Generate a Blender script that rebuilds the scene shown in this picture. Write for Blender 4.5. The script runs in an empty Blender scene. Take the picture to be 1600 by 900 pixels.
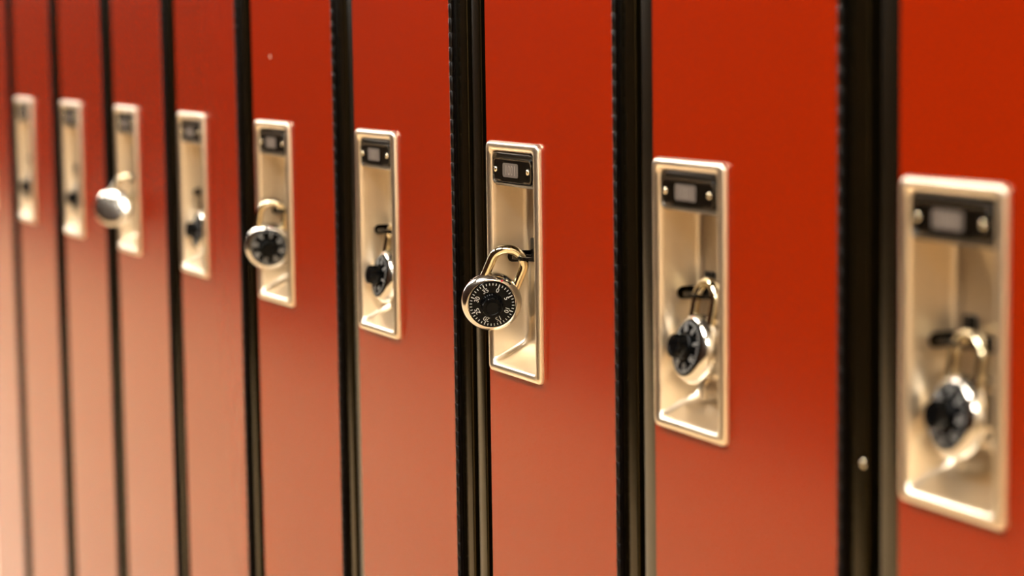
import bpy, bmesh, math, random
from mathutils import Vector, Matrix
random.seed(4)
scn = bpy.context.scene
col = scn.collection
MM = 0.001
ZTOP = 1.10                 # height of the handle recesses' upper edge above the floor

# ------------------------------------------------------------------ camera
cam_d = bpy.data.cameras.new('camera')
cam = bpy.data.objects.new('camera', cam_d)
col.objects.link(cam)
cam_d.sensor_width = 36.0
cam_d.lens = 82.6
cam_d.clip_start = 0.02
yaw, pit, rol = 1.1642, -0.1076, -0.0142
fw = Vector((-math.sin(yaw)*math.cos(pit), math.cos(yaw)*math.cos(pit), math.sin(pit)))
rt = Vector((math.cos(yaw), math.sin(yaw), 0))
up = rt.cross(fw)
rt2 = rt*math.cos(rol) + up*math.sin(rol)
up2 = up*math.cos(rol) - rt*math.sin(rol)
CAM = Vector((1.7306, -0.7258, ZTOP + 0.0841))
m = Matrix((rt2, up2, -fw)).transposed().to_4x4()
m.translation = CAM
cam.matrix_world = m
cam_d.dof.use_dof = True
FOC = Vector((0.03, -0.008, ZTOP - 0.12))
cam_d.dof.focus_distance = (FOC - CAM).dot(fw)
cam_d.dof.aperture_fstop = 4.3
cam_d.dof.aperture_blades = 0
scn.camera = cam

# ------------------------------------------------------------------ world, exposure
scn.view_settings.view_transform = 'Standard'
scn.view_settings.look = 'None'
scn.view_settings.exposure = 0.0
scn.view_settings.gamma = 1.0
scn.view_settings.use_curve_mapping = False
w = bpy.data.worlds.new('world')
scn.world = w
w.use_nodes = True
w.node_tree.nodes['Background'].inputs[0].default_value = (1.0, .85, .65, 1)
w.node_tree.nodes['Background'].inputs[1].default_value = 0.3


# ------------------------------------------------------------------ materials
def new_mat(name):
    m = bpy.data.materials.new(name)
    m.use_nodes = True
    nt = m.node_tree
    return m, nt, nt.nodes['Principled BSDF']


def principled(name, color, rough=.5, metal=0., spec=.5, tint=None, noise=None, bump=None, scale=(1, 1, 1),
               rough_var=0., coat=0., ior=1.5):
    m, nt, b = new_mat(name)
    b.inputs['Base Color'].default_value = (*color, 1)
    b.inputs['Roughness'].default_value = rough
    b.inputs['Metallic'].default_value = metal
    b.inputs['Specular IOR Level'].default_value = spec
    b.inputs['IOR'].default_value = ior
    if coat:
        b.inputs['Coat Weight'].default_value = coat
        b.inputs['Coat Roughness'].default_value = rough
    if tint:
        b.inputs['Specular Tint'].default_value = (*tint, 1)
    tc = nt.nodes.new('ShaderNodeTexCoord')
    mp = nt.nodes.new('ShaderNodeMapping')
    mp.inputs['Scale'].default_value = scale
    nt.links.new(tc.outputs['Object'], mp.inputs['Vector'])
    if noise:
        amt, sc = noise
        n = nt.nodes.new('ShaderNodeTexNoise')
        n.inputs['Scale'].default_value = sc
        n.inputs['Detail'].default_value = 4
        nt.links.new(mp.outputs[0], n.inputs['Vector'])
        mx = nt.nodes.new('ShaderNodeMix')
        mx.data_type = 'RGBA'
        mx.inputs['A'].default_value = (*[c*(1-amt) for c in color], 1)
        mx.inputs['B'].default_value = (*[min(1, c*(1+amt)) for c in color], 1)
        nt.links.new(n.outputs['Fac'], mx.inputs['Factor'])
        nt.links.new(mx.outputs['Result'], b.inputs['Base Color'])
        if rough_var:
            mr = nt.nodes.new('ShaderNodeMapRange')
            mr.inputs['To Min'].default_value = rough-rough_var
            mr.inputs['To Max'].default_value = rough+rough_var
            nt.links.new(n.outputs['Fac'], mr.inputs['Value'])
            nt.links.new(mr.outputs[0], b.inputs['Roughness'])
    if bump:
        st, sc = bump
        n = nt.nodes.new('ShaderNodeTexNoise')
        n.inputs['Scale'].default_value = sc
        nt.links.new(mp.outputs[0], n.inputs['Vector'])
        bp = nt.nodes.new('ShaderNodeBump')
        bp.inputs['Strength'].default_value = st
        bp.inputs['Distance'].default_value = .0005
        nt.links.new(n.outputs['Fac'], bp.inputs['Height'])
        nt.links.new(bp.outputs[0], b.inputs['Normal'])
    return m


def emissive(name, color, s):
    m, nt, b = new_mat(name)
    b.inputs['Base Color'].default_value = (*color, 1)
    b.inputs['Emission Color'].default_value = (*color, 1)
    b.inputs['Emission Strength'].default_value = s
    return m


M_DOOR = principled('orange_red_enamel', (.25, .0125, .0), rough=.18, tint=(1, .75, .4), noise=(.05, 4), spec=.5)
M_FRAME = principled('black_enamel', (.003, .002, .0005), rough=.2, noise=(.2, 8), tint=(1, .8, .45), ior=1.5)
M_DARK = principled('black_interior', (.004, .003, .002), rough=.6)
M_HINGE = principled('hinge_black', (.003, .0015, .001), spec=.25, rough=.35)
M_STEEL = principled('satin_steel', (.84, .73, .57), rough=.32, metal=1, noise=(.05, 5), scale=(4, 4, 12), rough_var=.02)
M_CHROME = principled('chrome', (.70, .66, .60), rough=.10, metal=1)
M_BODY = principled('brushed_lock_steel', (.66, .62, .55), rough=.17, metal=1, noise=(.04, 300))
M_SHACK = principled('shackle_steel', (.72, .62, .42), rough=.10, metal=1)
M_DIAL = principled('black_dial', (.002, .002, .002), rough=.14, spec=.08)
M_WHITE = principled('white_paint_marks', (.5, .5, .48), rough=.5)
M_RED = principled('red_pointer', (.5, .01, .04), rough=.4)
M_HASP = principled('black_hasp', (.004, .003, .002), rough=.22, metal=0, spec=.4)
M_PLATE = principled('black_anodised', (.003, .002, .001), rough=.2, spec=.12)
M_HOLD = principled('dark_reflection_metal', (.035, .026, .014), rough=.30, metal=.5)  # metal number plate holder; its dark reflections are put into the base colour
M_GREY = principled('grey_worn_print', (.085, .066, .053), rough=.6, noise=(.15, 300))
M_NUM = principled('pale_print', (.19, .155, .13), rough=.6)
M_RIVET = principled('rivet_metal', (.75, .66, .48), rough=.25, metal=1)
M_FLOOR = principled('polished_floor', (.82, .62, .38), rough=.35, noise=(.08, 3))
M_WALL = principled('dark_hall_wall', (.016, .006, .002), spec=.1, rough=.8, noise=(.1, 2))
M_WALLB = principled('beige_wall', (.75, .60, .42), rough=.7, noise=(.04, 2))
M_CEIL = principled('ceiling_paint', (.07, .05, .03), spec=.1, rough=.8, noise=(.05, 4))
M_LIGHT = emissive('lamp_diffuser', (1.0, .94, .86), 66.0)
M_CHIP = principled('paint_chip', (.75, .45, .35), rough=.6)


# ------------------------------------------------------------------ mesh helpers
def link(name, me, mat, parent=None, smooth=False):
    o = bpy.data.objects.new(name, me)
    col.objects.link(o)
    if mat:
        me.materials.clear()
        me.materials.append(mat)
    if smooth:
        for p in me.polygons:
            p.use_smooth = True
    if parent:
        o.parent = parent
    return o


def finish(bm, name):
    bmesh.ops.recalc_face_normals(bm, faces=bm.faces[:])
    me = bpy.data.meshes.new(name)
    bm.to_mesh(me)
    bm.free()
    return me


def box(bm, x0, x1, y0, y1, z0, z1, bev=0, seg=2):
    r = bmesh.ops.create_cube(bm, size=1)
    vs = r['verts']
    for v in vs:
        v.co = Vector(((x0+x1)/2+v.co.x*(x1-x0), (y0+y1)/2+v.co.y*(y1-y0), (z0+z1)/2+v.co.z*(z1-z0)))
    if bev:
        es = list({e for v in vs for e in v.link_edges})
        bmesh.ops.bevel(bm, geom=es, offset=bev, segments=seg, affect='EDGES', profile=.5)
    return vs


def rrect(w, h, r, n=6, cx=0., cz=0.):
    """rounded rectangle outline centred at cx,cz; r is one radius or four (tl, tr, br, bl)"""
    rs = [r]*4 if not isinstance(r, (list, tuple)) else list(r)
    pts = []
    for (sx, sz, a0), rr in zip(((-1, 1, 90), (1, 1, 0), (1, -1, -90), (-1, -1, 180)), (rs[0], rs[1], rs[2], rs[3])):
        c = (cx+sx*(w/2-rr), cz+sz*(h/2-rr))
        for k in range(n+1):
            a = math.radians(a0 + 90 - 90*k/n) if True else 0
            pts.append((c[0]+rr*math.cos(a), c[1]+rr*math.sin(a)))
    return pts


def ring_solid(bm, rings, cap_first=True, cap_last=True):
    """rings: list of closed loops of 3-D points, all of one length"""
    vr = [[bm.verts.new(p) for p in r] for r in rings]
    n = len(vr[0])
    for a, b in zip(vr, vr[1:]):
        for i in range(n):
            bm.faces.new((a[i], a[(i+1) % n], b[(i+1) % n], b[i]))
    if cap_first:
        bm.faces.new(vr[0])
    if cap_last:
        bm.faces.new(vr[-1])
    return vr


def lathe_y(bm, prof, n=64, flute=None):
    """revolve (radius, y) about the Y axis"""
    rings = []
    for (r, y) in prof:
        ring = []
        for k in range(n):
            a = 2*math.pi*k/n
            rr = r
            if flute:
                rr = r*(1-flute*(k % 2))
            ring.append((rr*math.cos(a), y, rr*math.sin(a)))
        rings.append(ring)
    ring_solid(bm, rings, cap_first=prof[0][0] > 1e-6, cap_last=prof[-1][0] > 1e-6)


def tube(bm, pts, r, n=16):
    pts = [Vector(p) for p in pts]
    rings = []
    prev = None
    for i, p in enumerate(pts):
        t = (pts[min(i+1, len(pts)-1)] - pts[max(i-1, 0)]).normalized()
        if prev is None:
            a = Vector((0, 1, 0)) if abs(t.y) < .9 else Vector((1, 0, 0))
            nrm = (a - t*a.dot(t)).normalized()
        else:
            nrm = (prev - t*prev.dot(t)).normalized()
        prev = nrm
        bi = t.cross(nrm)
        rings.append([p + (nrm*math.cos(2*math.pi*k/n)+bi*math.sin(2*math.pi*k/n))*r for k in range(n)])
    ring_solid(bm, rings)


def scaled(bm, s=MM):
    for v in bm.verts:
        v.co *= s


def auto_smooth(me, deg=35):
    for p in me.polygons:
        p.use_smooth = True
    bm = bmesh.new()
    bm.from_mesh(me)
    for e in bm.edges:
        if len(e.link_faces) == 2 and e.calc_face_angle(0) > math.radians(deg):
            e.smooth = False
    bm.to_mesh(me)
    bm.free()


# ------------------------------------------------------------------ the hall
def struct(name, vals, mat):
    bm = bmesh.new()
    for v in vals:
        box(bm, *v)
    o = link(name, finish(bm, name), mat)
    o['kind'] = 'structure'
    return o


X0, X1, YO, H = -30.0, 6.0, -2.55, 2.75
struct('floor', [(X0, X1, YO, .6, -.1, 0)], M_FLOOR)
struct('ceiling', [(X0, X1, YO, .6, H, H+.1)], M_CEIL)
struct('wall_front', [(X0, X1, YO-.15, YO, 0, H)], M_WALL)
struct('wall_back', [(X0, X1, .45, .6, 0, H)], M_WALLB)
struct('wall_left', [(X0-.15, X0, YO, .6, 0, H)], M_WALL)
struct('wall_right', [(X1, X1+.15, YO, .6, 0, H)], M_WALLB)
for i, x in enumerate((-28.4, -26, -23.6, -21.2, -18.8, -16.4, -14, -11.6, -9.2, -6.8, -4.4, -2.0, 0.4, 2.8, 5.0)):
    struct('ceiling_lamp_%d' % (i+1), [(x-.6, x+.6, -1.45, -1.15, H-.03, H-.002)], M_LIGHT)  # glowing lamp panels on the ceiling, out of view, lighting the hall

# ------------------------------------------------------------------ shared meshes of the lockers
PW, PH, PT = 97.9, 182.8, 4.4      # recess plate: width, height, how far it stands off the door (mm)
ZT, ZB = 1.80, .02                 # door top and bottom above the floor
FD = 5*MM                          # the doors stand this far proud of the frames


def recess_mesh(slot=True):
    prof = [(0, 1.0, 4, 0), (0, -1.8, 4, 0), (.4, -2.9, 4, 0), (1.2, -3.6, 4, 0), (2.4, -3.8, 4, 0), (3.8, -3.7, 5, 0), (4.8, -3.3, 5, 0),
            (5.5, -2.5, 5, 0), (5.9, -1.2, 5, 0.3), (6.2, 2, 5, 1.0), (7.0, 14, 6, 6), (7.8, 23, 6, 10), (8.7, 26.5, 7, 13),
            (10.4, 28.5, 7, 16), (13.4, 29.3, 8, 19)]
    bm = bmesh.new()
    rings = []
    for ins, y, r, eb in prof:
        w_, h_ = PW-2*ins, PH-2*ins-eb
        cz = -PH/2 + eb/2
        rings.append([(px, y, pz) for px, pz in rrect(w_, h_, r, 6, PW/2, cz)])
    ring_solid(bm, rings, cap_first=False, cap_last=True)
    bmesh.ops.recalc_face_normals(bm, faces=bm.faces[:])
    scaled(bm)
    me = finish(bm, 'handle_recess')
    # give the pressed sheet its thickness, then punch the latch slot
    o = bpy.data.objects.new('tmp', me)
    col.objects.link(o)
    sm = o.modifiers.new('s', 'SOLIDIFY')
    sm.thickness = 1.0*MM
    sm.offset = 1
    bc = bmesh.new()
    pts = []
    zc, hh = -92.3, 4.5
    y0 = 10.0
    for k in range(9):
        a = math.radians(90+180*k/8)
        pts.append((y0+hh+hh*math.cos(a), zc+hh*math.sin(a)))
    pts += [(40, zc-hh), (40, zc+hh)]
    ring_solid(bc, [[(-4, p[0], p[1]) for p in pts], [(66, p[0], p[1]) for p in pts]])
    scaled(bc)
    cut = bpy.data.objects.new('cut', finish(bc, 'cut'))
    col.objects.link(cut)
    b = o.modifiers.new('b', 'BOOLEAN')
    b.object = cut
    b.operation = 'DIFFERENCE'
    b.solver = 'EXACT'
    dg = bpy.context.evaluated_depsgraph_get()
    dg.update()
    res = bpy.data.meshes.new_from_object(o.evaluated_get(dg))
    bpy.data.objects.remove(o)
    bpy.data.objects.remove(cut)
    res.name = 'handle_recess'
    auto_smooth(res, 50)
    return res


ME_RECESS = recess_mesh()


def holder_mesh():
    """shelf across the top of the recess that carries the number plate (with a raised rim)"""
    bm = bmesh.new()
    w_, h_ = PW-12.6, 28
    cx, cz = PW/2, -6.2-h_/2
    o = [(p[0], p[1]) for p in rrect(w_, h_, (5, 8, 3, 3), 6, cx, cz)]
    a = [(p[0], p[1]) for p in rrect(w_-3, h_-2.5, (5, 9, 7, 4), 6, cx-.6, cz)]
    c = [(p[0], p[1]) for p in rrect(w_-5, h_-4.5, (5, 8.5, 7, 4), 6, cx-1.0, cz)]
    ring_solid(bm, [[(x, 28, z) for x, z in o], [(x, .6, z) for x, z in o], [(x, -.2, z) for x, z in a],
                    [(x, -1.4, z) for x, z in a], [(x, -1.9, z) for x, z in c], [(x, 0.1, z) for x, z in rrect(w_-8, h_-7, (5, 7, 6, 4), 6, cx-1.2, cz)]])
    scaled(bm)
    me = finish(bm, 'number_plate_holder')
    auto_smooth(me, 40)
    return me


NPW, NPH, NPX, NPZ = 76.0, 19.0, PW/2-1.6, -21.3


def nplate_mesh():
    bm = bmesh.new()
    ring_solid(bm, [[(x, 1, z) for x, z in rrect(NPW, NPH, 6, 6, NPX, NPZ)], [(x, -1.9, z) for x, z in rrect(NPW, NPH, 6, 6, NPX, NPZ)],
                    [(x, -2.3, z) for x, z in rrect(NPW-.8, NPH-.8, 5.7, 6, NPX, NPZ)]])
    scaled(bm)
    return finish(bm, 'number_plate')


def nborder_mesh():
    bm = bmesh.new()
    a = rrect(NPW-1.6, NPH-1.6, 5.3, 8, NPX, NPZ)
    b = rrect(NPW-3.2, NPH-3.2, 4.6, 8, NPX, NPZ)
    n = len(a)
    for i in range(n):
        j = (i+1) % n
        xm = (a[i][0]+a[j][0])/2
        zm = (a[i][1]+a[j][1])/2
        if zm < NPZ-NPH/2+1.2 and abs(xm-NPX) < 22 and abs(a[i][0]-a[j][0]) > 5:
            # the lower line is worn away in the middle
            for xa, xb in ((a[i][0], a[i][0]-10*(1 if a[i][0] > NPX else -1)), (a[j][0], a[j][0]-10*(1 if a[j][0] > NPX else -1))):
                z0, z1 = a[i][1], b[i][1]
                vs = [bm.verts.new(p) for p in ((xa, -2.45, z0), (xb, -2.45, z0), (xb, -2.45, z1), (xa, -2.45, z1))]
                bm.faces.new(vs)
            continue
        vs = [bm.verts.new(p) for p in ((a[i][0], -2.45, a[i][1]), (a[j][0], -2.45, a[j][1]), (b[j][0], -2.45, b[j][1]), (b[i][0], -2.45, b[i][1]))]
        bm.faces.new(vs)
    r = bmesh.ops.extrude_face_region(bm, geom=bm.faces[:])
    for v in r['geom']:
        if isinstance(v, bmesh.types.BMVert):
            v.co.y = -2.25
    scaled(bm)
    return finish(bm, 'plate_border')


def patch_mesh():
    bm = bmesh.new()
    ring_solid(bm, [[(x, -2.25, z) for x, z in rrect(30, 11, 2, 4, NPX-3, NPZ)], [(x, -2.48, z) for x, z in rrect(30, 11, 2, 4, NPX-3, NPZ)]])
    scaled(bm)
    return finish(bm, 'number_field')


def digits_mesh():
    """worn, barely legible ring-shaped digits"""
    bm = bmesh.new()
    for k, kind in enumerate('1001'):
        cx = NPX-2.5 + (k-1.5)*5.6
        if kind == '0':
            a = rrect(4.2, 7.6, 2, 5, cx, NPZ)
            b = rrect(2.2, 5.6, 1, 5, cx, NPZ)
            n = len(a)
            A = [[bm.verts.new((p[0], yy, p[1])) for p in L_] for L_ in (a, b) for yy in (-2.65, -2.48)]
            for i in range(n):
                j = (i+1) % n
                bm.faces.new((A[0][i], A[0][j], A[2][j], A[2][i]))
                bm.faces.new((A[0][i], A[0][j], A[1][j], A[1][i]))
                bm.faces.new((A[2][i], A[2][j], A[3][j], A[3][i]))
        else:
            box(bm, cx-.6, cx+.6, -2.65, -2.48, NPZ-3.8, NPZ+3.8)
    scaled(bm)
    return finish(bm, 'number')


def rivet_mesh():
    bm = bmesh.new()
    lathe_y(bm, [(2.3, 1.5), (2.3, .6), (2.0, .1), (1.3, -.2), (.7, -.3), (.6, .1), (0, .1)], 20)
    scaled(bm)
    me = finish(bm, 'rivet')
    auto_smooth(me, 50)
    return me


def hasp_mesh():
    """black flat latch tongue coming out of the slot, with an oblong eye for the shackle"""
    bm = bmesh.new()
    outer = rrect(31, 26, (2, 2, 7, 7), 6, 29, 22)     # x, y plane
    inner = rrect(19, 8.6, 4.0, 6, 29, 17)
    # line up starts of both loops; same point count
    z0, z1 = -93.4, -90.6
    n = len(outer)
    L_ = [[bm.verts.new((p[0], p[1], z)) for p in q] for q, z in ((outer, z0), (outer, z1), (inner, z0), (inner, z1))]
    for i in range(n):
        j = (i+1) % n
        bm.faces.new((L_[0][i], L_[0][j], L_[1][j], L_[1][i]))
        bm.faces.new((L_[2][i], L_[2][j], L_[3][j], L_[3][i]))
        bm.faces.new((L_[0][i], L_[0][j], L_[2][j], L_[2][i]))
        bm.faces.new((L_[1][i], L_[1][j], L_[3][j], L_[3][i]))
    bmesh.ops.recalc_face_normals(bm, faces=bm.faces[:])
    box(bm, 17, 29, 25.5, 28.5, -91, -77, 1.2)
    scaled(bm)
    me = finish(bm, 'hasp')
    auto_smooth(me, 40)
    return me


def lift_mesh():
    """bright finger lift on the back of the recess: ledge, sloped face and projecting lip"""
    bm = bmesh.new()
    prof = [(29.5, -109.5), (22.5, -110.5), (20.8, -112), (20.8, -115), (22.5, -117), (26.5, -119), (27, -134), (25, -138), (15, -141.5), (13, -143),
            (13.2, -146), (15, -147.5), (24, -149), (29.5, -150)]
    rings = []
    for x in (21, 22, 70, 71):
        ins = .6 if x in (21, 71) else 0
        rings.append([(x, y+ins*.7, z) for y, z in prof])
    ring_solid(bm, rings)
    pts = []
    for k in range(9):
        a = math.radians(90*k/8)
        pts.append((30, 27-9*math.sin(a), -150-9+9*math.cos(a)))
    pts.append((30, 18, -163))
    tube(bm, pts, 1.6, 10)
    scaled(bm)
    me = finish(bm, 'finger_lift')
    auto_smooth(me, 35)
    return me


def hinge_mesh():
    bm = bmesh.new()
    z = ZB
    while z < ZT-.012:
        # barrel knuckle
        r, z0, z1 = 2.0*MM, z+.0002, z+.0117
        n = 10
        rings = []
        for zz, rr in ((z0, r*.86), (z0+.0004, r), (z1-.0004, r), (z1, r*.86)):
            rings.append([(rr*math.cos(2*math.pi*k/n)+.0012, rr*math.sin(2*math.pi*k/n)+.0012, zz) for k in range(n)])
        ring_solid(bm, rings)
        z += .0119
    # pin and leaf
    box(bm, -.0002, .0022, .0006, .0020, ZB, ZT)
    box(bm, .0002, .0012, .002, .0046, ZB, ZT)
    me = finish(bm, 'hinge')
    auto_smooth(me, 40)
    return me


ME_HOLDER, ME_NPLATE, ME_BORDER, ME_PATCH, ME_DIGITS, ME_RIVET = holder_mesh(), nplate_mesh(), nborder_mesh(), patch_mesh(), digits_mesh(), rivet_mesh()
ME_HASP, ME_LIFT, ME_HINGE = hasp_mesh(), lift_mesh(), hinge_mesh()


def door_mesh(W, d, ztop):
    """folded sheet door, hinge axis at the origin, with an opening behind the recess plate"""
    bm = bmesh.new()
    a = 5*MM
    hx0, hx1 = -d+a, -d+PW*MM-a
    hz1, hz0 = ztop-a, ztop-PH*MM+a
    hx0 = max(hx0, -W+.001)
    xs = [-W, hx0, hx1, 0]
    zs = [ZB, hz0, hz1, ZT]
    T = .0045
    for y in (0, T):
        g = [[bm.verts.new((x, y, z)) for z in zs] for x in xs]
        for i in range(3):
            for j in range(3):
                if (i, j) != (1, 1):
                    bm.faces.new((g[i][j], g[i+1][j], g[i+1][j+1], g[i][j+1]))
        if y == 0:
            g0 = g
    for (i0, j0, i1, j1) in ((0, 0, 1, 0), (1, 0, 2, 0), (2, 0, 3, 0), (0, 3, 1, 3), (1, 3, 2, 3), (2, 3, 3, 3),
                             (0, 0, 0, 1), (0, 1, 0, 2), (0, 2, 0, 3), (3, 0, 3, 1), (3, 1, 3, 2), (3, 2, 3, 3),
                             (1, 1, 2, 1), (1, 2, 2, 2), (1, 1, 1, 2), (2, 1, 2, 2)):
        bm.faces.new((g0[i0][j0], g0[i1][j1], g[i1][j1], g[i0][j0]))
    bmesh.ops.recalc_face_normals(bm, faces=bm.faces[:])
    # soften the outer front edges
    es = [e for e in bm.edges if all(abs(v.co.y) < 1e-6 for v in e.verts) and
          (all(abs(v.co.x+W) < 1e-6 for v in e.verts) or all(abs(v.co.x) < 1e-6 for v in e.verts)
           or all(abs(v.co.z-ZT) < 1e-6 for v in e.verts) or all(abs(v.co.z-ZB) < 1e-6 for v in e.verts))]
    bmesh.ops.bevel(bm, geom=es, offset=.0009, segments=2, affect='EDGES')
    return finish(bm, 'door')


# n: hinge x, depth offset, ajar angle, plate distance, door width, plate height offset
LK = {
    0: (-1.909, .001, 0.0, .2255, .2400, .0),
    1: (-1.6045, .0013, 0.6, .2235, .2380, -.0004),
    2: (-1.296, .0009, 0.5, .2220, .2360, .0005),
    3: (-.995, .0013, 0.0, .2243, .2411, .0006),
    4: (-.692, .0005, 0.5, .2180, .2320, .0003),
    5: (-.378, .0006, 1.75, .2170, .2320, -.0003),
    6: (-.0808, .0009, 0.0, .2256, .2387, -.0005),
    7: (.2268, .0015, 0.0, .2243, .2334, -.0004),
    8: (.5347, -.0005, 0.0, .2341, .2420, -.0011),
    9: (.8434, -.0005, 0.0, .2352, .2428, .0013),
    10: (1.153, 0, 0.0, .2300, .2410, 0.),
}
LABEL = {
    0: 'orange-red locker cut by the left picture edge, only a narrow strip of door',
    1: 'farthest orange-red locker whose handle recess shows, blurred, first recess from the left',
    2: 'blurred orange-red locker second in the row of recesses from the far left end',
    3: 'orange-red locker with the bright silver-faced padlock hanging over its left edge',
    4: 'orange-red locker between the locker with the silver-faced padlock and the chipped, ajar locker',
    5: 'orange-red locker, slightly ajar, with a small pale paint chip high on its door',
    6: 'slightly blurred orange-red locker directly left of the locker with the sharply focused padlock',
    7: 'orange-red locker in sharp focus, holding the padlock whose dial numbers can be read',
    8: 'orange-red locker directly right of the sharply focused padlock, with a padlock resting inside its recess',
    9: 'nearest and most blurred orange-red locker at the right edge of the picture',
    10: 'orange-red locker beyond the right edge of the picture, next after the nearest one',
}
DOORS = {}
for n, (R, yo, th, d, W, zo) in LK.items():
    L = R - W
    root = bpy.data.objects.new('locker', None)
    col.objects.link(root)
    root.location = (R, yo, 0)
    root['label'] = LABEL[n]
    root['category'] = 'locker'
    root['group'] = 'row of orange-red hallway lockers'
    prevR = LK[n-1][0] if n-1 in LK else R-.305
    gap = (L - prevR)
    # locker shell: sides, back, top and bottom behind the frame
    xl = -W - (.027 if n != 7 else .040)                     # outer left side
    xr = .0245                                              # outer right side
    bm = bmesh.new()
    t_ = .0015
    yb = .36
    box(bm, xl, xl+t_, FD+.014, yb, 0, 1.82)
    box(bm, xr-t_, xr, FD+.014, yb, 0, 1.82)
    box(bm, xl+t_, xr-t_, yb-t_, yb, 0, 1.82)
    box(bm, xl+t_, xr-t_, FD+.014, yb-t_, 1.8185, 1.82)
    box(bm, xl+t_, xr-t_, FD+.014, yb-t_, .0, .0015)
    box(bm, xl+t_, xr-t_, .30, .3015, .005, 1.815)
    link('body', finish(bm, 'body'), M_FRAME, root)
    # frame: jambs with rounded edges, rails at top and bottom; a recessed stop behind each jamb
    jl1 = -W + (.012 if n != 7 else -.022)
    bm = bmesh.new()
    box(bm, xl, jl1, FD, FD+.014, 0, 1.82, .0016, 3)
    o = link('frame_jamb', finish(bm, 'jl'), M_FRAME, root)
    auto_smooth(o.data, 40)
    bm = bmesh.new()
    box(bm, -.012, xr, FD, FD+.014, 0, 1.82, .0016, 3)
    o = link('frame_jamb', finish(bm, 'jr'), M_FRAME, root)
    auto_smooth(o.data, 40)
    bm = bmesh.new()
    box(bm, jl1, -.012, FD+.001, FD+.014, 1.795, 1.82)
    box(bm, jl1, -.012, FD+.001, FD+.014, 0, .03)
    box(bm, jl1-.002, -W+.014, FD+.012, FD+.020, .03, 1.795)
    link('frame_rail', finish(bm, 'rail'), M_FRAME, root)
    # dark sealing strip between this locker and the next
    bm = bmesh.new()
    nx = (LK[n+1][0]-LK[n+1][4]-(.040 if n == 6 else .027)-R if n+1 in LK else xr+.0085)
    box(bm, xr, nx, FD+.010, FD+.03, 0, 1.82)
    link('gap_strip', finish(bm, 'gap_strip'), M_DARK, root)
    # door with everything that swings with it
    ztop = ZTOP + zo
    dm = door_mesh(W, d, ztop)
    door = link('door', dm, M_DOOR, root)
    door.rotation_euler.z = math.radians(th)
    DOORS[n] = door
    link('hinge', ME_HINGE, M_HINGE, door)

    def sub(name, me, mat, loc=(0, 0, 0)):
        o = bpy.data.objects.new(name, me)
        if not me.materials:
            me.materials.append(mat)
        col.objects.link(o)
        o.parent = door
        o.location = (-d+loc[0]*MM, loc[1]*MM, ztop+loc[2]*MM)
        return o
    sub('handle_recess', ME_RECESS, M_STEEL)['label'] = 'satin steel handle recess'
    if n in (6, 7, 8, 9, 5, 4, 3, 2, 1):
        sub('number_plate_holder', ME_HOLDER, M_HOLD)
        sub('number_plate', ME_NPLATE, M_PLATE)
        sub('plate_border', ME_BORDER, M_RIVET)
        sub('number_field', ME_PATCH, M_GREY)
        sub('number', ME_DIGITS, M_NUM)
        sub('rivet', ME_RIVET, M_RIVET, (NPX-32.0, -3.2, NPZ))
        sub('rivet', ME_RIVET, M_RIVET, (NPX+31.0, -3.2, NPZ))
    sub('hasp', ME_HASP, M_HASP)['label'] = 'black latch hasp'
    if n not in (3, 5, 7):
        sub('finger_lift', ME_LIFT, M_STEEL)['label'] = 'bright steel finger lift'


def chip(n, x, z, r):
    bm = bmesh.new()
    lathe_y(bm, [(r, .0001), (r*.8, -.00015), (0, -.0002)], 9)
    o = link('paint_chip', finish(bm, 'paint_chip'), M_CHIP, DOORS[n])
    o.location = (x, 0, z)
    o.scale = (1, 1, 1.25)
    o['label'] = 'small pale chip in the paint'


chip(5, -.060, 1.225, .0032)
chip(5, -.175, 1.165, .0020)
# brass screw on the jamb left of the nearest locker
bm = bmesh.new()
lathe_y(bm, [(2.6*MM, 0), (2.6*MM, -.6*MM), (1.6*MM, -1.3*MM), (0, -1.5*MM)], 16)
sc_ = link('screw', finish(bm, 'screw'), M_RIVET, DOORS[8].parent)
sc_.location = (.0215, FD, 0.929)
sc_['label'] = 'brass screw on the jamb'


# ------------------------------------------------------------------ padlocks
def text_mesh(s, size):
    cu = bpy.data.curves.new('t', 'FONT')
    cu.body = s
    cu.size = size
    cu.align_x = 'CENTER'
    cu.align_y = 'CENTER'
    cu.extrude = .00004
    cu.offset = .0
    o = bpy.data.objects.new('t', cu)
    col.objects.link(o)
    dg = bpy.context.evaluated_depsgraph_get()
    me = bpy.data.meshes.new_from_object(o.evaluated_get(dg))
    bpy.data.objects.remove(o)
    return me


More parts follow.
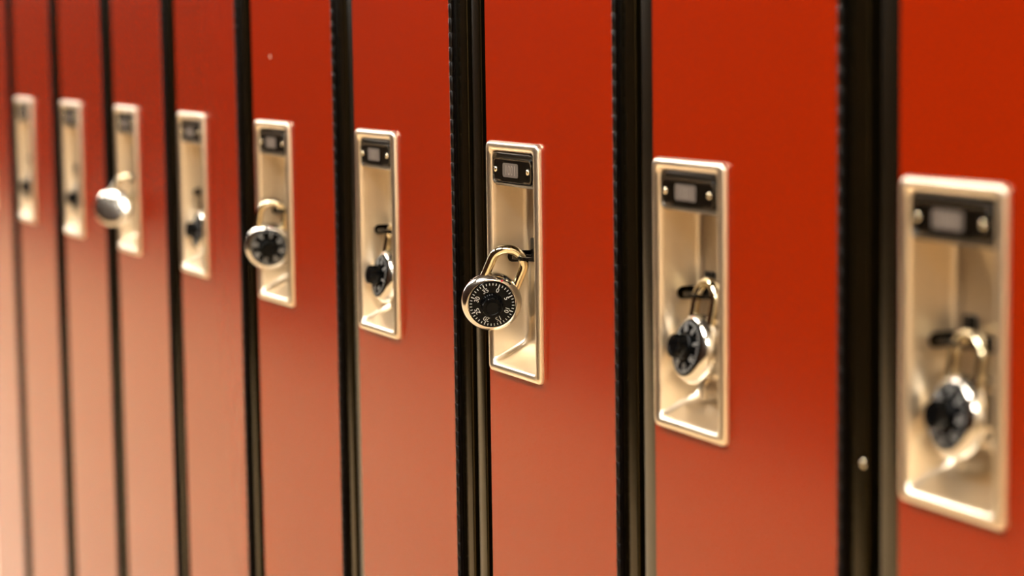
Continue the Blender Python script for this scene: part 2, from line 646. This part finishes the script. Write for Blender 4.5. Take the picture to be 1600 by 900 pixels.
def lock_meshes():
    # body: pressed steel drum, face towards -Y
    bm = bmesh.new()
    lathe_y(bm, [(0, 6.6), (12, 6.3), (18.5, 5.6), (21.8, 4.8), (23.4, 3.8), (24, 2.6), (24, .2), (23.7, -1.6), (22.6, -4.2), (20.9, -6.0), (20.0, -6.6),
                 (19.4, -6.7), (19.1, -6.2), (19.0, -4.6), (0, -4.6)], 96)
    # the two collars the shackle enters
    scaled(bm)
    body = finish(bm, 'body')
    auto_smooth(body, 38)
    # shackle
    bm = bmesh.new()
    R_, zc = 13.0, 33.5
    pts = [(-R_, 1, 14), (-R_, 1, 22)]
    for k in range(25):
        a = math.pi*(1 - k/24)
        pts.append((R_*math.cos(a), 1, zc + 12.0*math.sin(a)))
    pts += [(R_, 1, 22), (R_, 1, 14)]
    tube(bm, pts, 3.7, 20)
    scaled(bm)
    sh = finish(bm, 'shackle')
    auto_smooth(sh, 60)
    # dial disc
    bm = bmesh.new()
    lathe_y(bm, [(0, -4.4), (18.7, -4.4), (18.7, -7.0), (18.3, -7.5), (12.0, -8.1), (0, -8.1)], 96)
    scaled(bm)
    dial = finish(bm, 'dial')
    auto_smooth(dial, 30)
    # knob
    bm = bmesh.new()
    lathe_y(bm, [(0, -8.0), (9.6, -8.0), (9.5, -9.4), (8.6, -10.2), (8.2, -17.0), (7.6, -18.0), (5.5, -18.4), (5.0, -17.9), (0, -17.9)], 72, .035)
    scaled(bm)
    knob = finish(bm, 'knob')
    auto_smooth(knob, 30)
    # ticks, a faint inner ring of short graduations and the numbers
    bm = bmesh.new()

    def surf(r):
        return -7.5 - (18.3-r)/6.3*.6 if r > 12 else -8.1
    for k in range(40):
        a = math.radians(90-9*k)
        big = k % 5 == 0
        r0, r1, hw = (14.7 if big else 15.9), 17.7, (.36 if big else .27)
        q = []
        for r, s in ((r0, -1), (r1, -1), (r1, 1), (r0, 1)):
            x = r*math.cos(a) - s*hw*math.sin(a)
            z = r*math.sin(a) + s*hw*math.cos(a)
            q.append((x, z, r))
        for dy in (.0,):
            lo = [bm.verts.new((x, surf(r)+.02, z)) for x, z, r in q]
            hi = [bm.verts.new((x, surf(r)-.12, z)) for x, z, r in q]
            bm.faces.new(hi)
            bm.faces.new(lo)
            for i in range(4):
                bm.faces.new((lo[i], lo[(i+1) % 4], hi[(i+1) % 4], hi[i]))
    scaled(bm)
    for k in range(8):
        me = text_mesh(str(5*k), .0051)
        a = math.radians(90-45*k)
        r = 12.5*MM
        rot = Matrix.Rotation(math.radians(90), 4, 'X')        # text plane XY -> XZ, facing -Y
        spin = Matrix.Rotation(math.radians(45*k), 4, 'Y')
        T = Matrix.Translation((r*math.cos(a), -8.2*MM, r*math.sin(a)))
        me.transform(T @ spin @ rot)
        bm.from_mesh(me)
        bpy.data.meshes.remove(me)
    marks = bpy.data.meshes.new('markings')
    bm.to_mesh(marks)
    bm.free()
    # red triangular index on the bevel above the dial
    bm = bmesh.new()
    p = [(-1.1, -6.0, 21.3), (1.1, -6.0, 21.3), (0, -6.95, 19.5)]
    a_ = [bm.verts.new(q) for q in p]
    b_ = [bm.verts.new((q[0], q[1]+.9, q[2]-.3)) for q in p]
    bm.faces.new(a_)
    bm.faces.new(b_)
    for i in range(3):
        bm.faces.new((a_[i], a_[(i+1) % 3], b_[(i+1) % 3], b_[i]))
    scaled(bm)
    idx = finish(bm, 'index_mark')
    return body, sh, dial, knob, marks, idx


LM = lock_meshes()
LMATS = (M_BODY, M_SHACK, M_DIAL, M_DIAL, M_WHITE, M_RED)
for me, mt in zip(LM, LMATS):
    me.materials.clear()
    me.materials.append(mt)


def padlock(pos, right, upv, label, back=False, spin=0.):
    """pos: drum centre; right/upv: the lock's own x and z axes in world space"""
    root = bpy.data.objects.new('padlock', None)
    col.objects.link(root)
    r = Vector(right).normalized()
    u = Vector(upv)
    u = (u - r*u.dot(r)).normalized()
    f = u.cross(r)            # +Y of the lock (its back)
    mw = Matrix((r, f, u)).transposed().to_4x4()
    mw.translation = pos
    root.matrix_world = mw
    names = ('body', 'shackle', 'dial', 'knob', 'markings', 'index_mark')
    made = {}
    for nm, me in zip(names, LM):
        o = bpy.data.objects.new(nm, me)
        col.objects.link(o)
        o.parent = made['dial'] if nm in ('knob', 'markings') else root
        made[nm] = o
    made['dial'].rotation_euler.y = math.radians(spin)
    made['dial']['label'] = 'black numbered dial'
    made['index_mark']['label'] = 'small red index mark'
    root['label'] = label
    root['category'] = 'padlock'
    root['group'] = 'round combination padlocks on the lockers'
    return root


def plate_pt(n, x, y, z):
    """a point given in mm from the upper left corner of a locker's recess plate, in world metres"""
    R, yo, th, d, W, zo = LK[n]
    c, s = math.cos(math.radians(th)), math.sin(math.radians(th))
    lx, ly = -d+x*MM, y*MM
    return Vector((R+lx*c-ly*s, yo+lx*s+ly*c, ZTOP+zo+z*MM))


def hang_inside(n, label, tilt=0., x=36, z=-127.5, spin=0):
    a = math.radians(tilt)
    padlock(plate_pt(n, x, 16.5+36*math.sin(a), z), (1, 0, 0), (0, -math.sin(a), math.cos(a)), label, spin=spin)


def hang_out(n, label, pos, roll=18., nd=(.92, -.387, -.20), spin=0., flip=False):
    """lock swung out over the recess edge; nd is where its dial faces"""
    nrm = Vector(nd).normalized()
    zup = Vector((0, 0, 1))
    u0 = (zup - nrm*zup.dot(nrm)).normalized()
    r0 = u0.cross(-nrm)*-1
    # right vector so that  right x up = face normal pointing at viewer
    r0 = u0.cross(nrm)
    a = math.radians(roll)
    u = u0*math.cos(a) + r0*math.sin(a)
    r = r0*math.cos(a) - u0*math.sin(a)
    if flip:
        r = -r
    padlock(pos, r, u, label, spin=spin)


hang_out(7, 'sharply focused chrome padlock with readable black dial, hanging over the locker edge',
         plate_pt(7, 14.0, -7.0, -127.0), 23, (.93, -.36, -.20), -2)
hang_out(5, 'blurred padlock facing us with a black dial, on the locker with the chipped paint',
         plate_pt(5, 24, 0, -128), 8, (.93, -.36, -.1), -40)
hang_out(3, 'blurred padlock showing a bright silver face, third locker recess from the far left',
         plate_pt(3, 8, -11, -129), 34, (.90, -.38, .20), 0, flip=True)
hang_inside(9, 'nearest and most blurred padlock, hanging inside the rightmost handle recess', -9, 36, -132)
hang_inside(8, 'padlock inside the recess directly right of the sharply focused padlock', -12, 36, -127.5, 30)
hang_inside(6, 'padlock inside the recess directly left of the sharply focused padlock', -10, 37, -133, 60)
hang_inside(4, 'blurred padlock inside the recess between the silver-faced padlock and the chipped locker', -8, 36, -135, 10)
hang_inside(2, 'blurred padlock inside the second handle recess from the far left', -8, 36, -134, 80)
hang_inside(1, 'most distant padlock, inside the first handle recess at the far left', -8, 36, -134, 50)
